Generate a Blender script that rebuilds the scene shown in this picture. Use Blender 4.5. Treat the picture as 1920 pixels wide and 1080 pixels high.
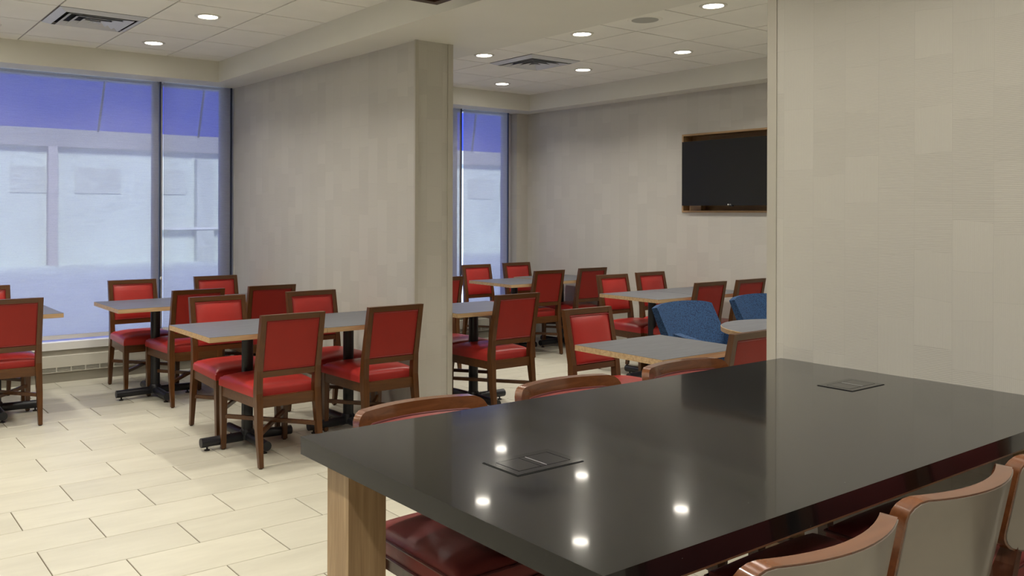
import bpy, bmesh, math, random
from mathutils import Vector, Matrix
random.seed(7)
PI = math.pi
sc = bpy.context.scene
for o in list(bpy.data.objects): bpy.data.objects.remove(o, do_unlink=True)
COL = sc.collection

# ------------------------------------------------------------------ camera
CAM_H, YAW, FPX, PX, PY, ROLL = 1.465, 53.9, 1645.0, 843.0, 397.5, 0.003
cd = bpy.data.cameras.new('camera'); cam = bpy.data.objects.new('camera', cd); COL.objects.link(cam)
cd.sensor_width = 36.0; cd.lens = FPX/1920*36.0
cd.shift_x = (960-PX)/1920; cd.shift_y = -(540-PY)/1920
cd.clip_start = 0.05; cd.clip_end = 400
cam.matrix_world = (Matrix.Translation((0, 0, CAM_H)) @ Matrix.Rotation(math.radians(YAW-90), 4, 'Z')
                    @ Matrix.Rotation(PI/2, 4, 'X') @ Matrix.Rotation(ROLL, 4, 'Z'))
sc.camera = cam

# ------------------------------------------------------------------ world, sun, exposure
w = bpy.data.worlds.new('sky'); sc.world = w; w.use_nodes = True
nt = w.node_tree; nt.nodes.clear()
bg = nt.nodes.new('ShaderNodeBackground'); wo = nt.nodes.new('ShaderNodeOutputWorld')
tc = nt.nodes.new('ShaderNodeTexCoord'); sx = nt.nodes.new('ShaderNodeSeparateXYZ'); rp = nt.nodes.new('ShaderNodeValToRGB')
rp.color_ramp.elements[0].position = 0.0; rp.color_ramp.elements[0].color = (0.075, 0.12, 0.95, 1)
rp.color_ramp.elements[1].position = 1.0; rp.color_ramp.elements[1].color = (0.05, 0.08, 0.70, 1)
nt.links.new(tc.outputs['Generated'], sx.inputs[0]); nt.links.new(sx.outputs['Z'], rp.inputs[0])
nt.links.new(rp.outputs[0], bg.inputs[0]); nt.links.new(bg.outputs[0], wo.inputs[0])
bg.inputs[1].default_value = 1.9
sd = bpy.data.lights.new('facade_sun', 'SUN'); sd.energy = 10.0; sd.angle = 0.3; sd.color = (0.96, 1.0, 0.95)
facade_sun = bpy.data.objects.new('facade_sun', sd); COL.objects.link(facade_sun)
facade_sun.rotation_euler = (math.radians(52), 0, math.radians(-12))      # added light from behind the building, brightens the facade and ground outside
LENS, LAMP = 34.0, 8.2                                             # lens radiance seen from the side; lamp power in watts, aimed down
sc.view_settings.view_transform = 'Standard'
try: sc.view_settings.look = 'None'
except Exception: pass
sc.view_settings.exposure = -0.02; sc.view_settings.gamma = 1.0; sc.view_settings.use_curve_mapping = False

# ------------------------------------------------------------------ materials
class NB:
    def __init__(s, name):
        s.m = bpy.data.materials.new(name); s.m.use_nodes = True; s.t = s.m.node_tree
        s.b = s.t.nodes['Principled BSDF']
    def n(s, typ, **kw):
        x = s.t.nodes.new(typ)
        for k, v in kw.items():
            if k in x.inputs.keys() or isinstance(k, int): x.inputs[k].default_value = v
            else: setattr(x, k, v)
        return x
    def l(s, a, b): s.t.links.new(a, b)
    def pos(s, scale=(1, 1, 1), obj=False):
        mp = s.n('ShaderNodeMapping'); mp.inputs['Scale'].default_value = scale
        if obj: s.l(s.n('ShaderNodeTexCoord').outputs['Object'], mp.inputs[0])
        else: s.l(s.n('ShaderNodeNewGeometry').outputs['Position'], mp.inputs[0])
        return mp.outputs[0]
    def ramp(s, fac, *stops):
        r = s.n('ShaderNodeValToRGB'); e = r.color_ramp.elements
        while len(e) < len(stops): e.new(0.5)
        for i, (p, c) in enumerate(stops): e[i].position = p; e[i].color = (*c, 1)
        s.l(fac, r.inputs[0]); return r.outputs[0]
    def bump(s, h, strength=0.2, dist=0.002):
        b = s.n('ShaderNodeBump'); b.inputs['Strength'].default_value = strength; b.inputs['Distance'].default_value = dist
        s.l(h, b.inputs['Height']); s.l(b.outputs[0], s.b.inputs['Normal'])
def plain(name, col, rough=0.5, spec=0.5, coat=0.0, metal=0.0, var=0.04, scale=6.0, bump=0.0, bscale=200.0):
    k = NB(name); k.b.inputs['Roughness'].default_value = rough; k.b.inputs['Metallic'].default_value = metal
    k.b.inputs['Specular IOR Level'].default_value = spec; k.b.inputs['Coat Weight'].default_value = coat
    nz = k.n('ShaderNodeTexNoise', Scale=scale, Detail=3.0); k.l(k.pos(), nz.inputs['Vector'])
    a = tuple(max(0, c*(1-var)) for c in col); b = tuple(c*(1+var) for c in col)
    k.l(k.ramp(nz.outputs['Fac'], (0.35, a), (0.65, b)), k.b.inputs['Base Color'])
    if bump:
        n2 = k.n('ShaderNodeTexNoise', Scale=bscale, Detail=2.0); k.l(k.pos(), n2.inputs['Vector']); k.bump(n2.outputs['Fac'], bump)
    return k.m
def wood(name, c1, c2, rough=0.35, scale=(3, 3, 30), coat=0.0, grain='Z'):
    k = NB(name); sc_ = {'X': (2, 40, 40), 'Y': (40, 2, 40), 'Z': (40, 40, 2)}[grain]
    v = k.pos(sc_, obj=True)
    nz = k.n('ShaderNodeTexNoise', Scale=1.6, Detail=5.0, Roughness=0.6, Distortion=0.6); k.l(v, nz.inputs['Vector'])
    k.l(k.ramp(nz.outputs['Fac'], (0.32, c1), (0.68, c2)), k.b.inputs['Base Color'])
    k.b.inputs['Roughness'].default_value = rough; k.b.inputs['Coat Weight'].default_value = coat
    k.b.inputs['Coat Roughness'].default_value = 0.08
    k.bump(nz.outputs['Fac'], 0.05, 0.001); return k.m
def wallpaper(name, axis, base=(0.55, 0.53, 0.478)):
    k = NB(name); g = k.n('ShaderNodeNewGeometry'); sp = k.n('ShaderNodeSeparateXYZ'); k.l(g.outputs['Position'], sp.inputs[0])
    cb = k.n('ShaderNodeCombineXYZ'); k.l(sp.outputs['Z'], cb.inputs[0]); k.l(sp.outputs[axis], cb.inputs[1])
    nz = k.n('ShaderNodeTexNoise', Scale=4.0, Detail=2.0); k.l(cb.outputs[0], nz.inputs['Vector'])
    mx = k.n('ShaderNodeVectorMath', operation='MULTIPLY_ADD'); k.l(nz.outputs['Color'], mx.inputs[0])
    mx.inputs[1].default_value = (0.05, 0.008, 0); k.l(cb.outputs[0], mx.inputs[2])
    br = k.n('ShaderNodeTexBrick', Scale=1.0); br.offset = 0.37; br.offset_frequency = 2; br.squash = 1.4; br.squash_frequency = 3
    k.l(mx.outputs[0], br.inputs['Vector'])
    br.inputs['Color1'].default_value = (0, 0, 0, 1); br.inputs['Color2'].default_value = (1, 1, 1, 1)
    br.inputs['Mortar'].default_value = (0.5, 0.5, 0.5, 1); br.inputs['Mortar Size'].default_value = 0.0012
    br.inputs['Mortar Smooth'].default_value = 0.4; br.inputs['Brick Width'].default_value = 0.17; br.inputs['Row Height'].default_value = 0.13
    lo = tuple(c*0.955 for c in base); hi = tuple(c*1.035 for c in base)
    tint = k.ramp(br.outputs['Color'], (0.0, lo), (1.0, hi))
    mm = k.n('ShaderNodeMix', data_type='RGBA'); mm.inputs['B'].default_value = tuple(c*0.86 for c in base)+(1,)
    sc2 = k.n('ShaderNodeMath', operation='MULTIPLY'); k.l(br.outputs['Fac'], sc2.inputs[0]); sc2.inputs[1].default_value = 0.55
    k.l(sc2.outputs[0], mm.inputs[0]); k.l(tint, mm.inputs['A']); k.l(mm.outputs['Result'], k.b.inputs['Base Color'])
    w1 = k.n('ShaderNodeTexWave', Scale=52.0, Distortion=1.0, bands_direction='X'); k.l(cb.outputs[0], w1.inputs['Vector'])
    w2 = k.n('ShaderNodeTexWave', Scale=52.0, Distortion=1.0, bands_direction='Y'); k.l(cb.outputs[0], w2.inputs['Vector'])
    gt = k.n('ShaderNodeMath', operation='GREATER_THAN'); k.l(br.outputs['Color'], gt.inputs[0]); gt.inputs[1].default_value = 0.5
    m2 = k.n('ShaderNodeMix', data_type='FLOAT'); k.l(gt.outputs[0], m2.inputs[0]); k.l(w1.outputs['Fac'], m2.inputs[2]); k.l(w2.outputs['Fac'], m2.inputs[3])
    k.bump(m2.outputs[0], 0.16, 0.002); k.b.inputs['Roughness'].default_value = 0.62
    return k.m
M = {}
M['paper_x'] = wallpaper('wallpaper_x', 'Y'); M['paper_y'] = wallpaper('wallpaper_y', 'X')
M['paint'] = plain('soffit_paint', (0.74, 0.73, 0.66), 0.6, var=0.015, scale=2)
M['guard'] = plain('corner_guard', (0.50, 0.475, 0.41), 0.4, var=0.02)
M['dark_wall'] = plain('unseen_dark_wall', (0.025, 0.020, 0.018), 0.5)  # dark tone chosen for what the table's front edge reflects
M['dim_wall'] = plain('unseen_dim_wall', (0.22, 0.20, 0.17), 0.6)  # unseen walls darkened so the black table's end face reflects less
M['ctile'] = plain('ceiling_tile', (0.88, 0.87, 0.80), 0.8, 0.2, var=0.02, scale=3, bump=0.15, bscale=300)
M['cgrid'] = plain('ceiling_grid', (0.34, 0.32, 0.28), 0.6, var=0.02)
def tile_mat():
    k = NB('floor_tile')
    oi = k.n('ShaderNodeObjectInfo'); v = k.pos((1.2, 5.0, 1.0))
    ad = k.n('ShaderNodeVectorMath', operation='ADD'); k.l(v, ad.inputs[0])
    ms = k.n('ShaderNodeVectorMath', operation='SCALE'); ms.inputs[0].default_value = (17, 9, 5); k.l(oi.outputs['Random'], ms.inputs['Scale'])
    k.l(ms.outputs[0], ad.inputs[1])
    nz = k.n('ShaderNodeTexNoise', Scale=1.7, Detail=6.0, Roughness=0.62); k.l(ad.outputs[0], nz.inputs['Vector'])
    c = k.ramp(nz.outputs['Fac'], (0.3, (0.470, 0.448, 0.362)), (0.7, (0.550, 0.527, 0.430)))
    hv = k.n('ShaderNodeHueSaturation'); k.l(c, hv.inputs['Color'])
    mr = k.n('ShaderNodeMapRange'); mr.inputs['To Min'].default_value = 0.955; mr.inputs['To Max'].default_value = 1.035
    k.l(oi.outputs['Random'], mr.inputs[0]); k.l(mr.outputs[0], hv.inputs['Value'])
    k.l(hv.outputs[0], k.b.inputs['Base Color']); k.b.inputs['Roughness'].default_value = 0.42
    k.b.inputs['Specular IOR Level'].default_value = 0.35
    k.bump(nz.outputs['Fac'], 0.06, 0.001); return k.m
M['ftile'] = tile_mat()
M['grout'] = plain('grout', (0.13, 0.105, 0.07), 0.9, 0.2, var=0.1, scale=30)
M['walnut'] = wood('walnut', (0.070, 0.025, 0.006), (0.115, 0.044, 0.011), 0.30)
M['walnut_x'] = wood('walnut_rail', (0.070, 0.025, 0.006), (0.115, 0.044, 0.011), 0.30, grain='X')
M['stool_wood'] = wood('stool_wood', (0.100, 0.033, 0.011), (0.150, 0.052, 0.018), 0.24, coat=0.6, grain='X')
M['stool_leg'] = wood('stool_leg_wood', (0.06, 0.02, 0.010), (0.10, 0.036, 0.018), 0.28, coat=0.3)
M['stool_back'] = plain('stool_back_laminate', (0.20, 0.172, 0.142), 0.28, coat=0.3, var=0.05, scale=9)
M['red'] = plain('red_vinyl', (0.40, 0.030, 0.025), 0.34, 0.45, var=0.05, scale=8, bump=0.08, bscale=260)
M['redback'] = plain('red_vinyl_back', (0.28, 0.018, 0.012), 0.5, 0.3, var=0.03, scale=8)
M['piping'] = plain('red_piping', (0.25, 0.012, 0.010), 0.4, var=0.04)
M['rose'] = plain('rose_vinyl', (0.25, 0.055, 0.050), 0.4, 0.5, var=0.06, scale=12, bump=0.15, bscale=160)
M['maroon'] = plain('maroon_piping', (0.10, 0.02, 0.02), 0.4, var=0.06)
def fabric():
    k = NB('blue_fabric'); vo = k.n('ShaderNodeTexVoronoi', Scale=1.0); k.l(k.pos((95, 95, 130)), vo.inputs['Vector'])
    k.l(k.ramp(vo.outputs['Distance'], (0.1, (0.022, 0.082, 0.200)), (0.8, (0.005, 0.024, 0.078))), k.b.inputs['Base Color'])
    k.b.inputs['Roughness'].default_value = 0.85; k.bump(vo.outputs['Distance'], 0.4, 0.003); return k.m
M['blue'] = fabric()
def laminate():
    k = NB('grey_laminate'); nz = k.n('ShaderNodeTexNoise', Scale=2.0, Detail=6.0, Roughness=0.7)
    k.l(k.pos((2.5, 45, 45)), nz.inputs['Vector'])
    k.l(k.ramp(nz.outputs['Fac'], (0.3, (0.085, 0.090, 0.104)), (0.7, (0.155, 0.162, 0.178))), k.b.inputs['Base Color'])
    k.b.inputs['Roughness'].default_value = 0.40; return k.m
M['laminate'] = laminate()
M['ply'] = wood('table_edge_oak', (0.40, 0.26, 0.13), (0.58, 0.41, 0.23), 0.45, grain='X')
M['black'] = plain('black_iron', (0.010, 0.011, 0.015), 0.38, 0.5, var=0.1)
M['rubber'] = plain('glide_rubber', (0.015, 0.012, 0.010), 0.6)
def quartz():
    k = NB('black_quartz'); vo = k.n('ShaderNodeTexVoronoi', Scale=26.0); k.l(k.pos(), vo.inputs['Vector'])
    sp = k.n('ShaderNodeTexVoronoi', Scale=150.0); k.l(k.pos(), sp.inputs['Vector'])
    big = k.ramp(vo.outputs['Distance'], (0.0, (0.5, 0.5, 0.48)), (0.03, (0.0, 0.0, 0.0)))
    sm = k.ramp(sp.outputs['Distance'], (0.0, (0.05, 0.05, 0.05)), (0.09, (0.0, 0.0, 0.0)))
    a = k.n('ShaderNodeMix', data_type='RGBA', blend_type='ADD'); a.inputs[0].default_value = 1.0
    k.l(big, a.inputs['A']); k.l(sm, a.inputs['B'])
    b = k.n('ShaderNodeMix', data_type='RGBA', blend_type='ADD'); b.inputs[0].default_value = 1.0
    k.l(a.outputs['Result'], b.inputs['A']); b.inputs['B'].default_value = (0.004, 0.0042, 0.005, 1)
    k.l(b.outputs['Result'], k.b.inputs['Base Color']); k.b.inputs['Roughness'].default_value = 0.17; k.b.inputs['Coat Weight'].default_value = 0.6; k.b.inputs['Coat Roughness'].default_value = 0.05; k.b.inputs['Specular IOR Level'].default_value = 0.32; k.b.inputs['Coat IOR'].default_value = 1.33
    k.b.inputs['IOR'].default_value = 1.36; return k.m
M['quartz'] = quartz()
M['oak'] = wood('oak', (0.34, 0.22, 0.115), (0.49, 0.34, 0.19), 0.42)
M['oak_x'] = wood('oak_rail', (0.34, 0.22, 0.115), (0.49, 0.34, 0.19), 0.42, grain='X')
M['outlet'] = plain('outlet_plate', (0.010, 0.010, 0.011), 0.12, var=0.02)
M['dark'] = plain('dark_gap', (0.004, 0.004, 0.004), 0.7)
M['steel'] = plain('bright_edge', (0.55, 0.55, 0.55), 0.3, metal=0.6)
M['cream'] = plain('radiator_paint', (0.60, 0.58, 0.50), 0.45, var=0.015)
M['greige'] = plain('plinth_paint', (0.30, 0.28, 0.23), 0.5, var=0.02)
M['white'] = plain('white_paint', (0.80, 0.80, 0.78), 0.4, var=0.01)
M['alu'] = plain('window_frame_paint', (0.60, 0.59, 0.60), 0.5, var=0.02)
M['chan'] = plain('dark_channel', (0.035, 0.045, 0.08), 0.4, metal=0.3)
M['ventw'] = plain('vent_metal', (0.62, 0.64, 0.68), 0.4, metal=0.0, var=0.02)
M['speaker'] = plain('speaker_mesh', (0.42, 0.42, 0.38), 0.7, var=0.02, bump=0.3, bscale=900)
M['screen'] = plain('tv_screen', (0.014, 0.014, 0.013), 0.28, 0.4, var=0.02)
M['bezel'] = plain('tv_bezel', (0.008, 0.008, 0.008), 0.3)
M['niche'] = wood('niche_oak', (0.36, 0.22, 0.10), (0.50, 0.33, 0.17), 0.5, grain='Y')
M['fixt'] = wood('fixture_walnut', (0.03, 0.012, 0.006), (0.06, 0.025, 0.012), 0.4, grain='X')
M['fixt_in'] = plain('fixture_panel', (0.30, 0.17, 0.14), 0.6)
M['facade'] = plain('facade_render', (0.69, 0.74, 0.68), 0.9, var=0.06, scale=0.6)
M['facade_dark'] = plain('facade_parapet', (0.36, 0.35, 0.36), 0.9, var=0.05, scale=0.8)
M['facade_pillar'] = plain('facade_pillar', (0.50, 0.46, 0.46), 0.9)
M['facade_bay'] = plain('facade_window', (0.60, 0.63, 0.58), 0.9, var=0.08, scale=1.5)
M['snow'] = plain('pale_pavement', (0.80, 0.86, 0.80), 0.9, var=0.05, scale=0.5)
M['leaf'] = plain('pale_foliage', (0.42, 0.50, 0.40), 0.9, var=0.4, scale=3)
def emis():
    k = NB('downlight_lens'); k.b.inputs['Base Color'].default_value = (0.9, 0.9, 0.9, 1)
    k.b.inputs['Emission Color'].default_value = (1.0, 0.93, 0.80, 1); k.b.inputs['Emission Strength'].default_value = LENS; return k.m
M['lens'] = emis()
def glass():
    k = NB('window_glass'); t = k.t
    tr = k.n('ShaderNodeBsdfTransparent'); tr.inputs[0].default_value = (0.93, 0.96, 0.98, 1)
    gl = k.n('ShaderNodeBsdfGlossy', Roughness=0.02); fr = k.n('ShaderNodeFresnel', IOR=1.45); mx = k.n('ShaderNodeMixShader')
    k.l(fr.outputs[0], mx.inputs[0]); k.l(tr.outputs[0], mx.inputs[1]); k.l(gl.outputs[0], mx.inputs[2])
    k.l(mx.outputs[0], t.nodes['Material Output'].inputs[0]); return k.m
M['glass'] = glass()
def shade():
    k = NB('roller_shade_weave'); t = k.t
    nz = k.n('ShaderNodeTexNoise', Scale=1.0, Detail=3.0, Roughness=0.7); k.l(k.pos((9, 1, 150)), nz.inputs['Vector'])
    nb = k.n('ShaderNodeTexNoise', Scale=1.0, Detail=2.0); k.l(k.pos((70, 1, 420)), nb.inputs['Vector'])
    ad = k.n('ShaderNodeMath', operation='ADD'); k.l(nz.outputs['Fac'], ad.inputs[0]); k.l(nb.outputs['Fac'], ad.inputs[1])
    mr = k.n('ShaderNodeMapRange'); mr.inputs['From Min'].default_value = 0.6; mr.inputs['From Max'].default_value = 1.4
    mr.inputs['To Min'].default_value = 0.34; mr.inputs['To Max'].default_value = 0.50; k.l(ad.outputs[0], mr.inputs[0])
    tr = k.n('ShaderNodeBsdfTransparent'); di = k.n('ShaderNodeBsdfDiffuse'); tl = k.n('ShaderNodeBsdfTranslucent')
    di.inputs[0].default_value = (0.42, 0.42, 0.43, 1); tl.inputs[0].default_value = (0.55, 0.55, 0.58, 1)
    m1 = k.n('ShaderNodeMixShader'); m1.inputs[0].default_value = 0.42; k.l(di.outputs[0], m1.inputs[1]); k.l(tl.outputs[0], m1.inputs[2])
    m2 = k.n('ShaderNodeMixShader'); k.l(mr.outputs[0], m2.inputs[0]); k.l(m1.outputs[0], m2.inputs[1]); k.l(tr.outputs[0], m2.inputs[2])
    k.l(m2.outputs[0], t.nodes['Material Output'].inputs[0]); return k.m
M['shade'] = shade()

# ------------------------------------------------------------------ mesh helpers
def box(bm, x0, x1, y0, y1, z0, z1, mi=0):
    vs = [bm.verts.new(p) for p in ((x0,y0,z0),(x1,y0,z0),(x1,y1,z0),(x0,y1,z0),(x0,y0,z1),(x1,y0,z1),(x1,y1,z1),(x0,y1,z1))]
    fs = [bm.faces.new([vs[i] for i in q]) for q in ((0,3,2,1),(4,5,6,7),(0,1,5,4),(1,2,6,5),(2,3,7,6),(3,0,4,7))]
    for f in fs: f.material_index = mi
    return vs, fs
def loft(bm, rings, cap=True):
    R = [[bm.verts.new(p) for p in r] for r in rings]; n = len(R[0])
    for a, b in zip(R, R[1:]):
        for i in range(n): bm.faces.new((a[i], a[(i+1) % n], b[(i+1) % n], b[i]))
    if cap:
        bm.faces.new(list(reversed(R[0]))); bm.faces.new(R[-1])
    return R
def post(bm, stations):
    """stations: (cx, cy, z, half_x, half_y) from bottom to top"""
    loft(bm, [[(cx-hx, cy-hy, z), (cx+hx, cy-hy, z), (cx+hx, cy+hy, z), (cx-hx, cy+hy, z)] for cx, cy, z, hx, hy in stations])
def tube(bm, pts, r, n=8, closed=False, cap=True):
    P = [Vector(p) for p in pts]; rings = []; m = len(P)
    for i, p in enumerate(P):
        a = P[(i-1) % m] if (closed or i) else p; b = P[(i+1) % m] if (closed or i < m-1) else p
        d = (b-a).normalized(); up = Vector((0, 0, 1)) if abs(d.z) < 0.9 else Vector((0, 1, 0))
        u = d.cross(up).normalized(); v = u.cross(d)
        rings.append([p + u*(r*math.cos(2*PI*k/n)) + v*(r*math.sin(2*PI*k/n)) for k in range(n)])
    R = [[bm.verts.new(q) for q in ring] for ring in rings]
    pairs = list(zip(R, R[1:])) + ([(R[-1], R[0])] if closed else [])
    for a, b in pairs:
        for i in range(n): bm.faces.new((a[i], a[(i+1) % n], b[(i+1) % n], b[i]))
    if cap and not closed: bm.faces.new(list(reversed(R[0]))); bm.faces.new(R[-1])
def lathe(bm, prof, n=32, c=(0, 0)):
    R = [[(c[0]+r*math.cos(2*PI*k/n), c[1]+r*math.sin(2*PI*k/n), z) for k in range(n)] for r, z in prof]
    loft(bm, R)
def beam(bm, a, b, hw, hh):
    a = Vector(a); b = Vector(b); d = (b-a).normalized(); u = d.cross(Vector((0, 0, 1))).normalized(); v = u.cross(d)
    loft(bm, [[p-u*hw-v*hh, p+u*hw-v*hh, p+u*hw+v*hh, p-u*hw+v*hh] for p in (a, b)])
def bev(bm, w=0.003, seg=2):
    bmesh.ops.bevel(bm, geom=[e for e in bm.edges if len(e.link_faces) == 2 and e.calc_face_angle(0) > 0.5], offset=w, segments=seg, profile=0.5, affect='EDGES', clamp_overlap=True)
def finish(bm, name, mats, smooth=False, auto=True):
    bmesh.ops.recalc_face_normals(bm, faces=bm.faces[:])
    me = bpy.data.meshes.new(name); bm.to_mesh(me); bm.free()
    for m in (mats if isinstance(mats, (list, tuple)) else [mats]): me.materials.append(M[m])
    if smooth:
        me.shade_smooth()
        if auto: me.set_sharp_from_angle(angle=math.radians(40))
    return me
def link(name, me, parent=None, loc=None):
    o = bpy.data.objects.new(name, me); COL.objects.link(o)
    if parent is not None: o.parent = parent
    if loc: o.location = loc
    return o
def part(name, bm, mats, parent, smooth=False, bevel=0, label=None, seg=2):
    if bevel: bev(bm, bevel, seg)
    o = link(name, finish(bm, name, mats, smooth), parent)
    if label: o['label'] = label
    return o
def thing(name, label, cat, loc=(0, 0, 0), rz=0.0, group=None):
    o = bpy.data.objects.new(name, None); o.empty_display_size = 0.1; COL.objects.link(o); o.location = loc; o.rotation_euler = (0, 0, rz)
    o['label'] = label; o['category'] = cat
    if group: o['group'] = group
    return o
def struct(name, bm, mats, parent=None, smooth=False, bevel=0):
    o = part(name, bm, mats, parent, smooth, bevel)
    if parent is None: o['kind'] = 'structure'
    return o
def dup(root, loc, rz, label, group=None):
    r = root.copy(); COL.objects.link(r); r.location = loc; r.rotation_euler = (0, 0, rz); r['label'] = label
    if group: r['group'] = group
    for ch in list(root.children):
        c = ch.copy(); COL.objects.link(c); c.parent = r
        for g in list(ch.children):
            d = g.copy(); COL.objects.link(d); d.parent = c
    return r
def inview(x, y, z, m=40):
    d = x*math.cos(math.radians(YAW)) + y*math.sin(math.radians(YAW)); r = x*math.sin(math.radians(YAW)) - y*math.cos(math.radians(YAW))
    if d < 0.2: return False
    px = PX+FPX*r/d; py = PY+FPX*(CAM_H-z)/d
    return -m < px < 1920+m and -m < py < 1080+m

# ------------------------------------------------------------------ shell
ZC, ZS, YW = 2.858, 2.665, 8.15
XL0, XTV, YB = -4.2, 7.12, -3.0
LX1, RX0, RX1, YR = 3.07, 4.083, 6.90, 7.86
# floor: grout slab plus tiles
bm = bmesh.new(); box(bm, XL0-0.1, XTV+0.3, YB-0.1, YW+0.35, -0.10, -0.0035)
floor = struct('floor', bm, 'grout')
def tile_mesh(wx, wy, nm):
    b = bmesh.new(); c = 0.0016
    loft(b, [[(-wx/2,-wy/2,-0.0035),(wx/2,-wy/2,-0.0035),(wx/2,wy/2,-0.0035),(-wx/2,wy/2,-0.0035)],
             [(-wx/2,-wy/2,-c),(wx/2,-wy/2,-c),(wx/2,wy/2,-c),(-wx/2,wy/2,-c)],
             [(-wx/2+c,-wy/2+c,0),(wx/2-c,-wy/2+c,0),(wx/2-c,wy/2-c,0),(-wx/2+c,wy/2-c,0)]])
    return finish(b, nm, 'ftile')
TW, TH = 0.6070, 0.3058
tm = tile_mesh(TW-0.0046, TH-0.0046, 'tile')
cand = []
for r in range(-21, 15):
    y = 3.783 + TH*(r-0.5)
    if y-TH/2 < YB: continue
    y1 = min(y+TH/2, YW-0.1)
    off = 0.792 if (r % 2) else 1.080
    for k in range(-9, 14):
        x = off + TW*(k+0.5)
        if x+TW/2 < XL0 or x-TW/2 > XTV: continue
        hid = not any(inview(x+a*TW/2, y+b*TH/2, 0, 0) for a in (-1, 0, 1) for b in (-1, 1))
        cand.append((hid, math.hypot(x, y), x, y))
cand.sort()
rest = bmesh.new()
for i, (hid, d, x, y) in enumerate(cand):
    full = x-TW/2 >= XL0 and x+TW/2 <= XTV and y+TH/2 <= YW-0.1
    if full and not hid and i < 292: link('tile', tm, floor, (x, y, 0))
    else:
        x0, x1, y0, y1 = max(x-TW/2+0.002, XL0), min(x+TW/2-0.002, XTV), y-TH/2+0.002, min(y+TH/2-0.002, YW-0.03)
        if y1 > y0+0.02 and x1 > x0+0.01:
            if hid or i >= 292: box(rest, x0, x1, y0, y1, -0.0035, 0)
            else:
                b = bmesh.new(); box(b, x0, x1, y0, y1, -0.0035, 0); part('tile', b, 'ftile', floor)
o = part('tile_field', rest, 'ftile', floor); o['kind'] = 'stuff'

# ceiling: bulkheads (room-wide slab with two recesses)
bm = bmesh.new()
T = 3.2
for (x0, x1, y0, y1) in ((LX1, RX0, YB, YR), (XL0-0.1, XTV+0.3, YR, YW+0.35), (RX1, XTV+0.3, YB, YR)):
    box(bm, x0, x1, y0, y1, ZS, T)
struct('trim_1', bm, 'paint')
def ceiling(name, x0, x1, y0, y1, gx, gy, skip):
    b = bmesh.new(); box(b, x0, x1, y0, y1, ZC+0.006, T)
    c = struct(name, b, 'cgrid')
    xs = sorted({x0, x1} | {gx+0.61*k for k in range(-12, 12) if x0+0.02 < gx+0.61*k < x1-0.02})
    ys = sorted({y0, y1} | {gy+0.607*k for k in range(-20, 12) if y0+0.02 < gy+0.607*k < y1-0.02})
    hid = bmesh.new(); n = 0
    for a, a2 in zip(xs, xs[1:]):
        for b0, b2 in zip(ys, ys[1:]):
            g = 0.006
            X0 = a+(g if a > x0 else 0); X1 = a2-(g if a2 < x1 else 0); Y0 = b0+(g if b0 > y0 else 0); Y1 = b2-(g if b2 < y1 else 0)
            if any(abs((a+a2)/2-sx_) < 0.3 and abs((b0+b2)/2-sy_) < 0.3 for sx_, sy_ in skip): continue
            if any(inview(u, v, ZC, 10) for u in (a, a2, (a+a2)/2) for v in (b0, b2)):
                m_ = bmesh.new(); box(m_, X0, X1, Y0, Y1, ZC, ZC+0.007); part('ceiling_tile', m_, 'ctile', c)
            else: box(hid, X0, X1, Y0, Y1, ZC, ZC+0.007)
    o = part('ceiling_tile_field', hid, 'ctile', c); o['kind'] = 'stuff'
VL = (1.67, 6.685); VR = (5.435, 6.12)
ceiling('ceiling', XL0-0.1, LX1, YB, YR, 1.365, 6.385, [VL])
ceiling('ceiling_right', RX0, RX1, YB, YR, 5.13, 5.82, [VR])

# walls
def prism(bm, foot, z0, z1):
    loft(bm, [[(x, y, z0) for x, y in foot], [(x, y, z1) for x, y in foot]])
bm = bmesh.new(); prism(bm, [(3.422, 5.08), (3.722, 5.08), (3.70, YW), (3.345, YW)], 0, ZS)
for f in bm.faces:
    pass
bm.normal_update()
for f in bm.faces:
    f.material_index = 1 if abs(f.normal.y) > 0.8 else 0
part_wall = struct('wall_partition', bm, ['paper_x', 'paper_y'])
XR = 3.19; YRE = 2.148
bm = bmesh.new(); box(bm, XR, XR+0.30, 0.76, YRE, 0, ZS); bm.normal_update()
for f in bm.faces: f.material_index = 1 if abs(f.normal.y) > 0.8 else 0
struct('wall_right', bm, ['paper_x', 'paper_y'])
bm = bmesh.new(); box(bm, XR+0.12, XR+0.30, YB, 0.759, 0, ZS); struct('wall_right_dark', bm, 'dark_wall')  # guessed wall out of view, added to darken the table edge's reflection
# television wall with a niche
NY0, NY1, NZ0, NZ1 = 4.50, 5.775, 1.468, 2.252
bm = bmesh.new()
box(bm, XTV, XTV+0.3, YB, NY0, 0, ZS); box(bm, XTV, XTV+0.3, NY1, YW+0.35, 0, ZS)
box(bm, XTV, XTV+0.3, NY0, NY1, 0, NZ0); box(bm, XTV, XTV+0.3, NY0, NY1, NZ1, ZS); box(bm, XTV+0.14, XTV+0.3, NY0, NY1, NZ0, NZ1)
struct('wall_television', bm, 'paper_x')
bm = bmesh.new(); box(bm, XL0-0.2, XL0, YB, YW+0.3, 0, ZC); struct('wall_left', bm, 'dim_wall')
bm = bmesh.new(); box(bm, XL0-0.2, XTV+0.3, YB-0.2, YB, 0, ZC); struct('wall_back', bm, 'dim_wall')
# window wall: low sill wall, pier at right
bm = bmesh.new(); box(bm, XL0, XTV, YW, YW+0.30, 0, 0.27); box(bm, 6.945, XTV, YW-0.01, YW+0.30, 0.27, ZS)
bm2 = bm; bm = bm2
struct('wall_window', bm, 'paper_y')
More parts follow.
